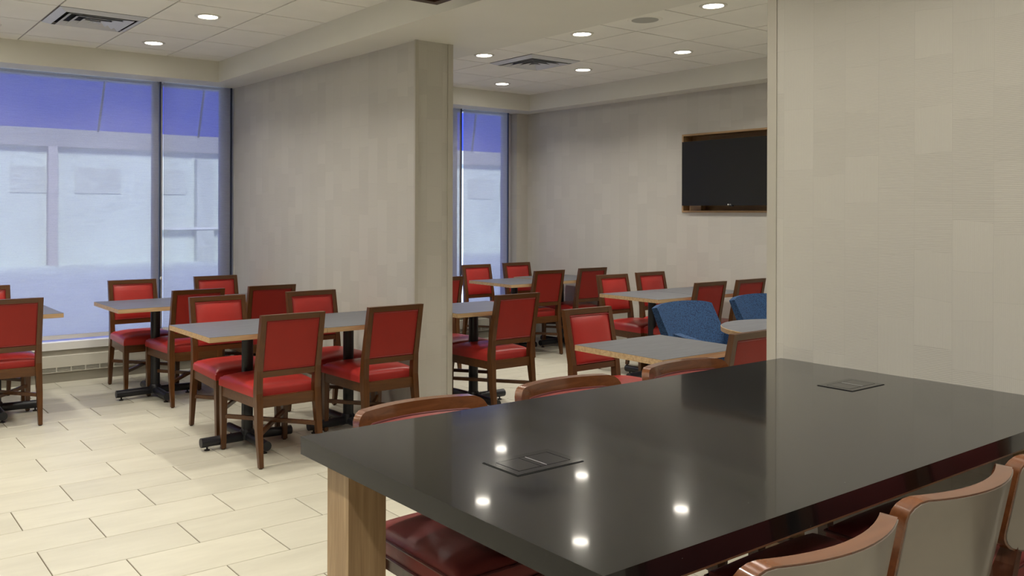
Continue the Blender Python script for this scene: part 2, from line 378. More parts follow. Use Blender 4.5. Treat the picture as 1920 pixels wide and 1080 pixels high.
# corner guards
for i, (x0, x1, y0, y1, z1) in enumerate(((3.400, 3.428, 5.072, 5.079, ZS), (3.684, 3.728, 5.074, 5.0795, ZS), (XR-0.004, XR, YRE-0.040, YRE+0.002, ZS), (3.414, 3.4205, 5.0795, 5.112, ZS))):
    bm = bmesh.new(); box(bm, x0, x1, y0, y1, 0.0, z1); struct('trim_%d' % (i+2), bm, 'guard')

# ------------------------------------------------------------------ windows and what is outside
def window(name, x0, x1, mull):
    yf = YW+0.13
    b = bmesh.new(); box(b, x0, x1, yf-0.03, yf+0.05, 0.27, 0.33)
    root = struct(name, b, 'alu')
    b = bmesh.new(); box(b, x0, x1, yf-0.0, yf+0.05, ZS-0.012, ZS-0.001); part('head_rail', b, 'alu', root)
    for xm, ww in mull:
        b = bmesh.new(); box(b, xm-ww/2, xm+ww/2, yf-0.035, yf+0.045, 0.33, ZS-0.012); part('mullion', b, 'alu', root)
    ms = [m[0] for m in mull]
    for a, c in zip(ms, ms[1:]):
        for z0, z1 in ((0.33, ZS-0.012),):
            b = bmesh.new(); box(b, a+0.03, c-0.03, yf, yf+0.008, z0, z1); part('pane', b, 'glass', root)
window('window_1', XL0, 3.33, [(XL0+0.04, 0.08), (-2.4, 0.07), (-1.0, 0.07), (0.35, 0.07), (2.635, 0.085), (3.29, 0.08)])
window('window_2', 3.71, 6.945, [(3.75, 0.08), (4.9, 0.07), (6.08, 0.08), (6.89, 0.09)])
b = bmesh.new(); box(b, 3.345, 3.70, YW, YW+0.3, 0.27, ZS); struct('wall_pier', b, 'paint')
# sill
bm = bmesh.new(); box(bm, XL0, 3.36, YW-0.10, YW+0.10, 0.271, 0.335); struct('window_sill', bm, 'white', bevel=0.004)
bm = bmesh.new(); box(bm, 3.70, 6.945, YW-0.10, YW+0.10, 0.271, 0.335); struct('window_sill', bm, 'white', bevel=0.004)
# roller shades
def roller(x0, x1, label):
    t = thing('roller_shade', label, 'roller shade', ((x0+x1)/2, YW, 0.35), group='roller shades along the window wall')
    h = (x1-x0)/2
    b = bmesh.new(); loft(b, [[(-h, 0, z), (h, 0, z), (h, 0.0015, z), (-h, 0.0015, z)] for z in (0.02, ZS-0.35-0.004)]); part('fabric', b, 'shade', t)
    b = bmesh.new(); loft(b, [[(-h, -0.006, z), (h, -0.006, z), (h, 0.010, z), (-h, 0.010, z)] for z in (0.0, 0.035)]); part('bottom_bar', b, 'alu', t, bevel=0.003)
    return t
roller(-4.1, 0.30, 'wide translucent roller shade out of frame at the far left')
roller(0.34, 2.605, 'widest translucent blue-lit roller shade behind the left tables')
roller(2.650, 3.300, 'narrow roller shade between the wide shade and the partition wall')
roller(3.74, 6.100, 'roller shade sliver just right of the partition edge')
roller(6.140, 6.800, 'narrow roller shade in the far right room behind two red chairs')
# side channels and bead chain
for x in (2.628, 3.318, 6.120, 6.83):
    b = bmesh.new(); box(b, x-0.007, x+0.007, YW+0.012, YW+0.04, 0.335, ZS)
    o = part('shade_channel', b, 'chan', None); o['label'] = {2.628: 'dark vertical channel between wide and narrow left shades', 3.318: 'dark vertical channel beside the partition wall', 6.12: 'dark channel left of the far room narrow shade', 6.83: 'dark channel at right end of the far room window'}[x]
    o['category'] = 'shade channel'; o['group'] = 'shade side channels'
t = thing('bead_chain', 'thin shade pull chain with small white clip beside left channel', 'chain', (2.630, YW-0.012, 0.40))
b = bmesh.new(); tube(b, [(0, 0, z) for z in (0.0, 2.2)], 0.0018, 6); part('cord', b, 'white', t)
b = bmesh.new(); lathe(b, [(0.006, 0.43), (0.011, 0.436), (0.011, 0.452), (0.006, 0.458)], 12); part('clip', b, 'white', t, smooth=True)
# radiator cover along the window wall
def radiator(x0, x1, label):
    t = thing('radiator_cover', label, 'radiator', (x0, YW-0.14, 0), group='radiator covers under the windows')
    L = x1-x0
    b = bmesh.new(); box(b, 0, L, 0.012, 0.13, 0.0, 0.085); part('plinth', b, 'greige', t)
    b = bmesh.new(); box(b, 0, L, 0.0, 0.13, 0.128, 0.225); part('panel', b, 'cream', t, bevel=0.003)
    b = bmesh.new(); box(b, 0, L, 0.0, 0.13, 0.086, 0.092); part('lower_rail', b, 'cream', t)
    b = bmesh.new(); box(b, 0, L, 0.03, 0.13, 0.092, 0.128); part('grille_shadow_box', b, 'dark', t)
    b = bmesh.new(); box(b, 0, L, 0.05, 0.137, 0.226, 0.270); part('back_ledge', b, 'greige', t)
    g = bmesh.new()
    for z in (0.098, 0.106, 0.114, 0.122): box(g, 0.006, 0.116, 0.002, 0.02, z-0.0016, z+0.0016)
    box(g, -0.002, 0.006, 0.001, 0.02, 0.092, 0.128)
    gm = finish(g, 'grille', 'cream')
    for k in range(int(L/0.118)): link('grille', gm, t, (0.004+0.118*k, 0, 0))
    return t
radiator(-0.9, 3.345, 'long cream radiator cover with slotted grille under the left shades')
radiator(3.70, 7.115, 'cream radiator cover under the far right room window')
# outside
bm = bmesh.new(); box(bm, -40, 60, YW+0.35, 60, -0.5, -0.30); struct('ground_outside', bm, 'snow')
t = thing('neighbour_building', 'pale building front seen blurred through the roller shades', 'building', (0, 30, -0.3))
b = bmesh.new(); box(b, -30, 60, 0.6, 6, 0, 3.9); part('wall', b, 'facade', t)
b = bmesh.new(); box(b, -30, 60, 0.35, 6.2, 3.84, 4.42); part('parapet', b, 'facade_dark', t)
for x in (-8.4, -1.2, 6.18, 13.6, 21.0, 27.4):
    b = bmesh.new(); box(b, x, x+0.27, 0.30, 0.6, 0.0, 3.84); part('pillar', b, 'facade_pillar', t)
for x in (-6.0, -4.2, 0.6, 2.4, 5.1, 7.05, 9.9, 15.0, 17.0, 23.3, 25.1):
    b = bmesh.new(); box(b, x, x+(1.45 if x != 9.9 else 0.8), 0.56, 0.62, 2.35, 3.2); part('window', b, 'facade_bay', t)
for x in (11.05, 19.2):
    b = bmesh.new(); box(b, x, x+0.62, 0.30, 0.6, 0.0, 3.6); part('downpipe_casing', b, 'facade_bay', t)
b = bmesh.new(); box(b, 9.6, 19.0, 0.25, 0.6, 1.12, 1.20); part('ledge', b, 'white', t)
t = thing('awning', 'slim outdoor awning struts seen through upper shade fabric', 'awning', (0, YW+0.35, 2.2))
for x in (0.4, 2.24, 3.20, 6.65):
    b = bmesh.new(); beam(b, (x-0.06, 0.08, 0.0), (x+0.03, 0.05, 0.8), 0.010, 0.010); part('strut', b, 'alu', t)

# ------------------------------------------------------------------ ceiling fittings
def lamp_data():
    if 'lamp' in bpy.data.lights: return bpy.data.lights['lamp']
    L = bpy.data.lights.new('lamp', 'AREA'); L.shape = 'DISK'; L.size = 0.12; L.energy = LAMP; L.color = (1.0, 0.95, 0.86); L.spread = math.radians(128)
    return L
def downlight(x, y, label, group):
    t = thing('downlight', label, 'ceiling light', (x, y, ZC), group=group)
    b = bmesh.new()
    n = 36; prof = [(0.066, -0.003), (0.070, -0.007), (0.088, -0.006), (0.092, -0.0005), (0.066, -0.0005)]
    R = [[b.verts.new((r*math.cos(2*PI*k/n), r*math.sin(2*PI*k/n), z)) for k in range(n)] for r, z in prof]
    for a, c in zip(R, R[1:]+R[:1]):
        for i in range(n): b.faces.new((a[i], a[(i+1) % n], c[(i+1) % n], c[i]))
    part('trim_ring', b, 'paint', t, smooth=True)
    b = bmesh.new(); lathe(b, [(0.066, -0.0035), (0.066, -0.001)], 36); part('lens', b, 'lens', t)
    t2 = bpy.data.objects.new('lamp', lamp_data()); COL.objects.link(t2); t2.parent = t; t2.location = (0, 0, -0.009)
    return t
G1 = 'downlights in the left ceiling recess'; G2 = 'downlights in the right ceiling recess'
named = {(2.295, 6.085): 'larger of two round downlights in left ceiling, nearer the camera', (2.295, 7.31): 'round downlight in left ceiling nearest the window',
 (4.83, 6.11): 'round downlight left of the right room air vent', (4.86, 4.92): 'round downlight between air vent and ceiling speaker',
 (6.10, 4.95): 'round downlight closest to the television', (6.09, 6.15): 'round downlight right of the right room air vent',
 (6.06, 7.35): 'round downlight in right room nearest the window', (4.90, 3.72): 'largest round downlight at top right beside the wall edge'}
ref = downlight(2.295, 6.085, named[(2.295, 6.085)], G1)
for (x, y), lb in list(named.items())[1:]: dup(ref, (x, y, ZC), 0, lb, G1 if x < 4 else G2)
for x in (-2.0, -0.15, 1.07): 
    for y in (7.31, 6.085, 4.87, 3.65, 2.4, 1.2, -0.1, -1.4): dup(ref, (x, y, ZC), 0, 'round downlight in the left ceiling recess outside the frame', G1)
for y in (4.87, 3.65, 2.4, 1.2, -0.1, -1.4): dup(ref, (2.295, y, ZC), 0, 'round downlight in the left ceiling recess outside the frame', G1)
for x in (4.87, 6.10):
    for y in ((7.35,) if x < 5 else (3.72,)) + (2.5, 1.3, 0.1): dup(ref, (x, y, ZC), 0, 'round downlight in the right ceiling recess outside the frame', G2)
def sqring(b, ri, zi, ro, zo):
    """sloped square louvre ring with thickness"""
    pr = [(ri, zi), (ro, zo), (ro, zo+0.003), (ri, zi+0.003)]
    R = [[b.verts.new((sx_*r, sy_*r, z)) for sx_, sy_ in ((-1,-1),(1,-1),(1,1),(-1,1))] for r, z in pr]
    for a, c in zip(R, R[1:]+R[:1]):
        for i in range(4): b.faces.new((a[i], a[(i+1) % 4], c[(i+1) % 4], c[i]))
def vent(x, y, label):
    t = thing('air_vent', label, 'air vent', (x, y, ZC), group='ceiling air vents')
    b = bmesh.new(); sqring(b, 0.245, -0.022, 0.298, -0.003); part('frame', b, 'ventw', t)
    b = bmesh.new(); box(b, -0.29, 0.29, -0.29, 0.29, 0.002, 0.0055); part('backing', b, 'dark', t)
    for ri, ro in ((0.180, 0.222), (0.118, 0.160), (0.056, 0.098), (0.010, 0.038)):
        b = bmesh.new(); sqring(b, ri, -0.002, ro, -0.026); part('louvre', b, 'ventw', t)
    b = bmesh.new(); box(b, -0.012, 0.012, -0.012, 0.012, -0.024, 0.002); part('hub', b, 'ventw', t)
vent(VL[0], VL[1], 'square louvred air vent in the left ceiling')
vent(VR[0], VR[1], 'square louvred air vent in the right ceiling')
t = thing('ceiling_speaker', 'round grey ceiling speaker grille beside the largest downlight', 'speaker', (4.87, 4.29, ZC))
b = bmesh.new(); n = 40
prof = [(0.095, -0.004), (0.118, -0.006), (0.125, -0.0005), (0.095, -0.0005)]
R = [[b.verts.new((r*math.cos(2*PI*k/n), r*math.sin(2*PI*k/n), z)) for k in range(n)] for r, z in prof]
for a, c in zip(R, R[1:]+R[:1]):
    for i in range(n): b.faces.new((a[i], a[(i+1) % n], c[(i+1) % n], c[i]))
part('rim', b, 'ctile', t, smooth=True)
b = bmesh.new(); lathe(b, [(0.096, -0.005), (0.096, -0.001)], 40); part('grille', b, 'speaker', t)
# walnut framed ceiling box, corner just in frame
t = thing('ceiling_box', 'corner of dark walnut framed ceiling box at top edge', 'ceiling fixture', (2.53, 3.76, 2.655))
b = bmesh.new()
for q in ((-0.38, 0.38, 0.31, 0.36), (-0.38, 0.38, -0.36, -0.31), (-0.38, -0.33, -0.31, 0.31), (0.33, 0.38, -0.31, 0.31)): box(b, q[0], q[1], q[2], q[3], 0, ZC-2.655)
part('frame', b, 'fixt', t)
b = bmesh.new(); box(b, -0.33, 0.33, -0.31, 0.31, 0.02, 0.03); part('panel', b, 'fixt_in', t)

# ------------------------------------------------------------------ television
t = thing('television', 'black flat television in the oak-lined wall niche', 'television', (7.045, 5.160, 1.535))
b = bmesh.new(); box(b, 0.0, 0.035, -0.56, 0.56, 0.0, 0.635); part('case', b, 'bezel', t, bevel=0.003)
b = bmesh.new(); box(b, -0.0015, 0.0, -0.550, 0.550, 0.020, 0.627); part('screen', b, 'screen', t)
b = bmesh.new(); box(b, 0.035, 0.075, -0.2, 0.2, 0.15, 0.45); box(b, 0.075, 0.214, -0.08, 0.08, 0.22, 0.38); part('mount', b, 'bezel', t)
b = bmesh.new(); box(b, 0.002, 0.02, -0.035, 0.0, -0.008, 0.001); part('sensor', b, 'bezel', t)
fc = bpy.data.curves.new('logo', 'FONT'); fc.body = 'LG'; fc.size = 0.017; fc.extrude = 0.0004; fc.align_x = 'CENTER'
tmp = bpy.data.objects.new('logo_tmp', fc); COL.objects.link(tmp)
dg = bpy.context.evaluated_depsgraph_get(); me = bpy.data.meshes.new_from_object(tmp.evaluated_get(dg)); bpy.data.objects.remove(tmp)
me.materials.clear(); me.materials.append(M['white'])
lg = link('logo', me, t); lg['label'] = 'small white maker logo'
lg.matrix_local = Matrix.Translation((-0.0022, -0.010, 0.004)) @ Matrix(((0, 0, -1, 0), (-1, 0, 0, 0), (0, 1, 0, 0), (0, 0, 0, 1)))
b = bmesh.new(); n = 14
lathe(b, [(0.0075, 0), (0.0075, 0.0006)], n); o = part('logo_disc', b, 'white', t)
o.matrix_local = Matrix.Translation((-0.0019, 0.012, 0.0095)) @ Matrix.Rotation(PI/2, 4, 'Y')
t = thing('niche_lining', 'oak lining of the television niche', 'niche', (XTV, (NY0+NY1)/2, NZ0))
hw = (NY1-NY0)/2; hh = NZ1-NZ0
for q in ((-hw, hw, 0, 0.018), (-hw, hw, hh-0.018, hh), (-hw, -hw+0.018, 0.018, hh-0.018), (hw-0.018, hw, 0.018, hh-0.018)):
    b = bmesh.new(); box(b, -0.008, 0.14, q[0], q[1], q[2], q[3]); part('board', b, 'niche', t)
b = bmesh.new(); box(b, 0.132, 0.14, -hw+0.018, hw-0.018, 0.018, hh-0.018); part('back_board', b, 'niche', t)
b = bmesh.new(); box(b, XTV+0.02, XTV+0.1, 5.56, 5.70, NZ0+0.018, NZ0+0.10)
o = part('media_box', b, 'niche', None, bevel=0.003); o['label'] = 'small oak-coloured box on the niche shelf below the television'; o['category'] = 'box'

# ------------------------------------------------------------------ dining chair
def ylean(z):  # rear surface centre line of back stiles
    pts = [(0.0, -0.278), (0.22, -0.247), (0.42, -0.226), (0.55, -0.236), (0.875, -0.300)]
    for (a, p), (c, q) in zip(pts, pts[1:]):
        if z <= c: return p + (q-p)*(z-a)/(c-a)
    return pts[-1][1]
WB, WF = 0.185, 0.205     # half spacing of rear and front legs
def cushion(bm, hb, hf, yb, yf, z0, z1, dome, n=14, rnd=0.022):
    """upholstered pad: trapezoid in plan with rounded edges and a crowned top"""
    grid = []
    for j in range(n+1):
        v = -1+2*j/n; row = []
        for i in range(n+1):
            u = -1+2*i/n
            uu = math.sin(u*PI/2); vv = math.sin(v*PI/2)
            h = hb + (hf-hb)*(vv+1)/2
            e = max(abs(uu), abs(vv)); 
            drop = rnd*(1-math.sqrt(max(0, 1-max(0, (e-0.9)/0.1)**2)))
            row.append(bm.verts.new((uu*h, yb+(yf-yb)*(vv+1)/2, z1+dome*(1-uu**4)*(1-vv**4)-drop)))
        grid.append(row)
    for j in range(n):
        for i in range(n): bm.faces.new((grid[j][i], grid[j][i+1], grid[j+1][i+1], grid[j+1][i]))
    rim = grid[0][:] + [grid[j][n] for j in range(1, n+1)] + [grid[n][i] for i in range(n-1, -1, -1)] + [grid[j][0] for j in range(n-1, 0, -1)]
    low = [bm.verts.new((v.co.x, v.co.y, z0)) for v in rim]
    m = len(rim)
    for i in range(m): bm.faces.new((rim[i], low[i], low[(i+1) % m], rim[(i+1) % m]))
    bm.faces.new(low)
def make_chair():
    t = thing('dining_chair', '', 'chair')
    b = bmesh.new(); cushion(b, 0.205, 0.228, -0.205, 0.262, 0.395, 0.452, 0.030); part('seat', b, 'red', t, smooth=True)
    b = bmesh.new()
    zA, zB = 0.335, 0.398
    box(b, -WB+0.016, WB-0.016, -0.242, -0.214, zA, zB); box(b, -WF+0.018, WF-0.018, 0.228, 0.254, zA, zB)
    for s in (-1, 1):
        loft(b, [[(s*(WB+0.012), -0.212, z), (s*(WB-0.012), -0.212, z), (s*(WF-0.008), 0.228, z), (s*(WF+0.016), 0.228, z)] for z in (zA, zB)])
    part('seat_frame', b, 'walnut_x', t)
    for s in (-1, 1):
        b = bmesh.new(); st = []
        for z, hx, hy in ((0.006, 0.013, 0.014), (0.22, 0.018, 0.019), (0.36, 0.020, 0.024), (0.42, 0.020, 0.024), (0.55, 0.018, 0.020), (0.875, 0.0165, 0.016)):
            st.append((s*(WB+(0.004 if z < 0.3 else 0.0)), ylean(z), z, hx, hy))
        post(b, st); part('leg', b, 'walnut', t, bevel=0.0025)
        b = bmesh.new(); post(b, [(s*WF, 0.244, 0.006, 0.014, 0.014), (s*WF, 0.243, 0.34, 0.020, 0.019), (s*WF, 0.243, 0.396, 0.020, 0.019)]); part('leg', b, 'walnut', t, bevel=0.0025)
    for s in (-1, 1):
        for y, x in ((-0.276, WB+0.004), (0.244, WF)):
            pass
    b = bmesh.new()
    for x, y in ((-WB-0.004, -0.278), (WB+0.004, -0.278), (-WF, 0.244), (WF, 0.244)): lathe(b, [(0.011, 0.0), (0.011, 0.0065)], 10, (x, y))
    o = part('glides', b, 'rubber', t); o['kind'] = 'stuff'
    zt = 0.205
    b = bmesh.new(); beam(b, (-WF+0.010, 0.236, zt), (WB-0.008, -0.240, zt), 0.010, 0.012); part('stretcher', b, 'walnut_x', t)
    b = bmesh.new(); beam(b, (WF-0.010, 0.236, zt-0.018), (-WB+0.008, -0.240, zt-0.018), 0.010, 0.012); part('stretcher', b, 'walnut_x', t)
    # rails of the back
    def rail(z0, z1):
        b = bmesh.new(); h = WB-0.0155
        loft(b, [[(-h, ylean(z)-0.015, z), (h, ylean(z)-0.015, z), (h, ylean(z)+0.015, z), (-h, ylean(z)+0.015, z)] for z in (z0, z1)])
        return b
    part('top_rail', rail(0.842, 0.875), 'walnut_x', t, bevel=0.002)
    part('bottom_rail', rail(0.510, 0.545), 'walnut_x', t, bevel=0.002)
    # upholstered back
    b = bmesh.new(); n = 10; hx = WB-0.016; z0, z1 = 0.5455, 0.8415; F_, B_ = [], []
    for j in range(n+1):
        v = -math.cos(PI*j/n); rf, rb = [], []
        for i in range(n+1):
            u = -math.cos(PI*i/n); z = (z0+z1)/2+v*(z1-z0)/2
            puff = (1-u**6)*(1-v**6)
            rf.append(b.verts.new((u*hx, ylean(z)+0.008+0.022*puff, z))); rb.append(b.verts.new((u*hx, ylean(z)-0.011-0.002*puff, z)))
        F_.append(rf); B_.append(rb)
    for j in range(n):
        for i in range(n):
            f = b.faces.new((F_[j][i], F_[j+1][i], F_[j+1][i+1], F_[j][i+1])); f.material_index = 0
            f = b.faces.new((B_[j][i], B_[j][i+1], B_[j+1][i+1], B_[j+1][i])); f.material_index = 1
    for j in range(n):
        for s in (0, n): b.faces.new((F_[j][s], F_[j+1][s], B_[j+1][s], B_[j][s]))
        for i_ in (0, n): b.faces.new((F_[i_][j], F_[i_][j+1], B_[i_][j+1], B_[i_][j]))
    bk = part('backrest', b, ['red', 'redback'], t, smooth=True)
    for sgn in (1, -1):
        b = bmesh.new(); hp = hx-0.006; e0, e1 = z0+0.007, z1-0.007; off = 0.0185 if sgn > 0 else -0.0125
        tube(b, [(-hp, ylean(e0)+off, e0), (hp, ylean(e0)+off, e0), (hp, ylean(e1)+off, e1), (-hp, ylean(e1)+off, e1)], 0.0030, 6, closed=True)
        part('piping', b, 'piping', bk, smooth=True)
    return t
chair0 = make_chair()
NEAR, FAR = 0.0, PI
chairs = [
 (2.265, 4.940, NEAR, 'red chair nearest the camera, back turned, whole rear leg on tiles', 'c'),
 (2.985, 4.965, NEAR, 'red chair with back turned in front of partition wall end', 'c'),
 (2.300, 5.605, FAR, 'red chair facing camera at the left end of the front table', 'c'),
 (3.025, 5.605, FAR, 'red chair facing camera against the partition at the front table', 'c'),
 (2.375, 6.770, NEAR, 'back-turned red chair at left end of the window table', 'c'),
 (2.995, 6.815, NEAR, 'back-turned red chair by the partition at the window table', 'c'),
 (2.240, 7.400, FAR, 'red chair facing camera before the wide shade, purple-tinted seat', 'c'),
 (3.005, 7.460, FAR, 'red chair facing camera before the narrow left shade', 'c'),
 (1.085, 6.760, NEAR, 'back-turned red chair cut by the left edge of the picture', 'c'),
 (1.085, 7.400, FAR, 'red chair facing camera at left edge, only back corner showing', 'c'),
 (4.135, 5.130, NEAR, 'large back-turned red chair just right of the partition', 'c'),
 (4.130, 5.640, FAR, 'red chair facing camera half hidden behind the partition edge', 'c'),
 (4.660, 6.760, NEAR, 'back-turned red chair whose right half shows beside the partition', 'c'),
 (6.055, 7.500, FAR, 'left of two red chairs in front of the right room window shade', 'c'),
 (6.700, 7.560, FAR, 'right of two red chairs in front of the right room window shade', 'c'),
 (6.080, 6.910, NEAR, 'left back-turned red chair at the far right-room table', 'c'),
 (6.750, 6.960, NEAR, 'right back-turned red chair at the far right-room table', 'c'),
 (6.175, 5.540, FAR, 'left red chair facing camera at table along television wall', 'c'),
 (6.755, 5.580, FAR, 'right red chair facing camera at table along television wall', 'c'),
 (6.215, 5.035, NEAR, 'back-turned red chair behind the left blue armchair', 'c'),
 (6.790, 5.040, NEAR, 'back-turned red chair behind the right blue armchair', 'c'),
 (3.880, 3.580, FAR, 'large red chair facing camera at the small square table', 'c'),
 (3.815, 2.930, NEAR, 'back-turned red chair cut by the right wall edge and black counter', 'c'),
]
GC = 'red upholstered dining chairs'
for i, (x, y, rz, lb, _) in enumerate(chairs):
    if i == 0:
        chair0.location = (x, y, 0); chair0.rotation_euler = (0, 0, rz); chair0['label'] = lb; chair0['group'] = GC
    else: dup(chair0, (x, y, 0), rz, lb, GC)

# ------------------------------------------------------------------ dining tables
def table_base(t, arm=0.30):
    b = bmesh.new(); lathe(b, [(0.036, 0.075), (0.036, 0.705)], 20); part('column', b, 'black', t, smooth=True)
    b = bmesh.new(); box(b, -0.2, 0.2, -0.2, 0.2, 0.700, 0.7095); part('top_plate', b, 'black', t)
    b = bmesh.new(); lathe(b, [(0.046, 0.035), (0.046, 0.085), (0.036, 0.10)], 16); part('hub', b, 'black', t, smooth=True)
    for a in range(4):
        c, s = math.cos(a*PI/2), math.sin(a*PI/2)
        b = bmesh.new(); tube(b, [(c*0.035, s*0.035, 0.054), (c*(arm-0.03), s*(arm-0.03), 0.050), (c*arm, s*arm, 0.050)], 0.029, 14); part('foot', b, 'black', t, smooth=True)
        b = bmesh.new(); lathe(b, [(0.017, 0.0), (0.017, 0.006), (0.006, 0.008), (0.006, 0.024)], 10, (c*(arm-0.04), s*(arm-0.04))); part('glide', b, 'rubber', t)
def table_top(t, hx, hy, z1=0.74):
    b = bmesh.new(); box(b, -hx, hx, -hy, hy, z1-0.0305, z1-0.001); bev(b, 0.0015, 1); part('edge_core', b, 'ply', t)
    b = bmesh.new(); box(b, -hx+0.001, hx-0.001, -hy+0.001, hy-0.001, z1-0.001, z1+0.0004); part('laminate', b, 'laminate', t)
GT = 'grey laminate dining tables'
def dtable(x0, x1, y0, y1, label, cxy=None, dz=0.0):
    t = thing('dining_table', label, 'table', ((x0+x1)/2, (y0+y1)/2, 0), group=GT)
    table_top(t, (x1-x0)/2, (y1-y0)/2, 0.74+dz); table_base(t); return t
dtable(1.850, 2.608, 4.868, 5.560, 'front left grey table, left half, corner nearest the camera')
dtable(2.611, 3.300, 4.868, 5.560, 'front left grey table, right half against the partition')
dtable(1.832, 2.590, 6.640, 7.320, 'window-side grey table, left half with free corner')
dtable(2.593, 3.355, 6.640, 7.320, 'window-side grey table, right half against the partition')
dtable(0.700, 1.455, 6.630, 7.330, 'grey table at left picture edge, right corner showing')
dtable(3.730, 4.480, 5.010, 5.620, 'grey table just right of the partition behind a red chair')
dtable(5.655, 6.322, 6.705, 7.400, 'far right-room table near the window, left half')
dtable(6.325, 7.060, 6.730, 7.460, 'far right-room table near the window, right half', dz=0.006)
dtable(5.700, 6.325, 4.870, 5.540, 'table along television wall, left half')
dtable(6.328, 6.990, 4.870, 5.540, 'table along television wall, right half')
dtable(3.385, 4.080, 2.865, 3.475, 'small square grey table nearest the black counter')
t = thing('round_table', 'round grey cafe table cut by the right wall edge', 'table', (5.04, 3.16, 0), group=GT)
b = bmesh.new(); lathe(b, [(0.478, 0.7095), (0.48, 0.712), (0.48, 0.738), (0.478, 0.7395)], 64); part('edge_core', b, 'ply', t, smooth=True)
b = bmesh.new(); lathe(b, [(0.477, 0.739), (0.477, 0.7404)], 64); part('laminate', b, 'laminate', t)
table_base(t)

# ------------------------------------------------------------------ blue armchairs
def armchair(loc, label, first=None):
    t = thing('armchair', label, 'armchair', loc, group='blue upholstered armchairs')
    # local: faces -Y, back at +Y
    b = bmesh.new(); n = 14; F_, B_ = [], []
    for j in range(n+1):
        v = j/n; rf, rb = [], []
        for i in range(n+1):
            u = -1+2*i/n
            hw_ = 0.315 + 0.0*v
            z = 0.30 + v*0.485 + 0.015*(1-u*u)*v - 0.012*abs(u)**6*v
            y = 0.06 + 0.30*v - 0.06*u*u*(0.4+0.6*v)
            th = 0.10*(1-0.45*v)
            rf.append(b.verts.new((u*hw_, y, z))); rb.append(b.verts.new((u*(hw_-0.005), y+th, z-0.012*v)))
        F_.append(rf); B_.append(rb)
    for j in range(n):
        for i in range(n):
            b.faces.new((F_[j][i], F_[j+1][i], F_[j+1][i+1], F_[j][i+1])); b.faces.new((B_[j][i], B_[j][i+1], B_[j+1][i+1], B_[j+1][i]))
    for k_ in range(n):
        for s in (0, n):
            b.faces.new((F_[k_][s], F_[k_+1][s], B_[k_+1][s], B_[k_][s])); b.faces.new((F_[s][k_], F_[s][k_+1], B_[s][k_+1], B_[s][k_]))
    part('backrest', b, 'blue', t, smooth=True)
    b = bmesh.new(); cushion(b, 0.25, 0.25, -0.42, 0.12, 0.30, 0.43, 0.02, rnd=0.03); part('seat', b, 'blue', t, smooth=True)
    b = bmesh.new(); box(b, -0.29, 0.29, -0.40, 0.17, 0.16, 0.30); part('base', b, 'blue', t, bevel=0.02)
    for s in (-1, 1):
        b = bmesh.new(); x0, x1 = (s*0.253, s*0.325)
        loft(b, [[(x0, -0.38, z0), (x1, -0.38, z0), (x1, 0.14, z1), (x0, 0.14, z1)] for z0, z1 in ((0.30, 0.30), (0.52, 0.60))])
        part('arm', b, 'blue', t, bevel=0.02)
        for y in (-0.36, 0.14):
            b = bmesh.new(); post(b, [(s*0.27, y+(0.03 if y > 0 else -0.01), 0.0, 0.014, 0.014), (s*0.26, y, 0.165, 0.022, 0.022)]); part('leg', b, 'walnut', t)
    return t
armchair((5.30, 3.97, 0), 'left blue patterned armchair behind the small square table')
armchair((6.27, 4.01, 0), 'right blue patterned armchair above the round table, cut by wall edge')

# ------------------------------------------------------------------ black communal table
TX0, TX1, TY0, TY1, TZ = 1.040, XR-0.003, 1.000, 2.085, 0.876
t = thing('communal_table', 'long glossy black quartz counter table on light oak legs', 'table', ((TX0+TX1)/2, (TY0+TY1)/2, 0))
ox, oy = (TX0+TX1)/2, (TY0+TY1)/2
def tb(b, x0, x1, y0, y1, z0, z1): box(b, x0-ox, x1-ox, y0-oy, y1-oy, z0, z1)
b = bmesh.new(); tb(b, TX0, TX1, TY0, TY1, TZ-0.046, TZ); part('top', b, 'quartz', t, bevel=0.0025)
for x0, y0 in ((1.090, 1.920), (1.090, 1.045), (2.985, 1.045), (2.985, 1.920)):
    b = bmesh.new(); tb(b, x0, x0+0.11, y0, y0+0.11, 0, TZ-0.0465); part('leg', b, 'oak', t, bevel=0.002)
for q in ((1.105, 1.140, 1.156, 1.919), (3.045, 3.080, 1.156, 1.919)):
    b = bmesh.new(); tb(b, *q, TZ-0.082, TZ-0.0465); o = part('rail', b, 'oak', t)
for q in ((1.201, 2.984, 1.050, 1.085), (1.201, 2.984, 1.985, 2.020)):
    b = bmesh.new(); tb(b, *q, TZ-0.082, TZ-0.0465); part('rail', b, 'oak_x', t)
def outlet(x, y, sx_, sy_, label):
    t = thing('power_outlet', label, 'power outlet', (x, y, TZ), group='flush power outlets in the black table')
    b = bmesh.new(); box(b, -sx_, sx_, -sy_, sy_, 0.0001, 0.0008); part('recess', b, 'dark', t)
    b = bmesh.new(); i = 0.022; e = 0.0022
    for q in ((-sx_+e, sx_-e, -sy_+e, -sy_+i), (-sx_+e, sx_-e, sy_-i, sy_-e), (-sx_+e, -sx_+i, -sy_+i, sy_-i), (sx_-i, sx_-e, -sy_+i, sy_-i)): box(b, *q, 0.0008, 0.0022)
    part('frame', b, 'outlet', t)
    for q in ((-sx_+i+0.002, -0.012), (-0.010, 0.006), (0.0085, sx_-i-0.003)):
        b = bmesh.new(); box(b, q[0], q[1], -sy_+i+0.002, sy_-i-0.002, 0.0008, 0.0024); part('lid', b, 'outlet', t)
    b = bmesh.new(); box(b, 0.0062, 0.0082, -sy_+i+0.004, sy_-i-0.004, 0.0008, 0.0027); part('lid_edge', b, 'steel', t)
outlet(1.379, 1.553, 0.103, 0.064, 'flush power outlet nearest the camera in the black table')
outlet(2.884, 1.618, 0.103, 0.064, 'flush power outlet by the wall end of the black table')

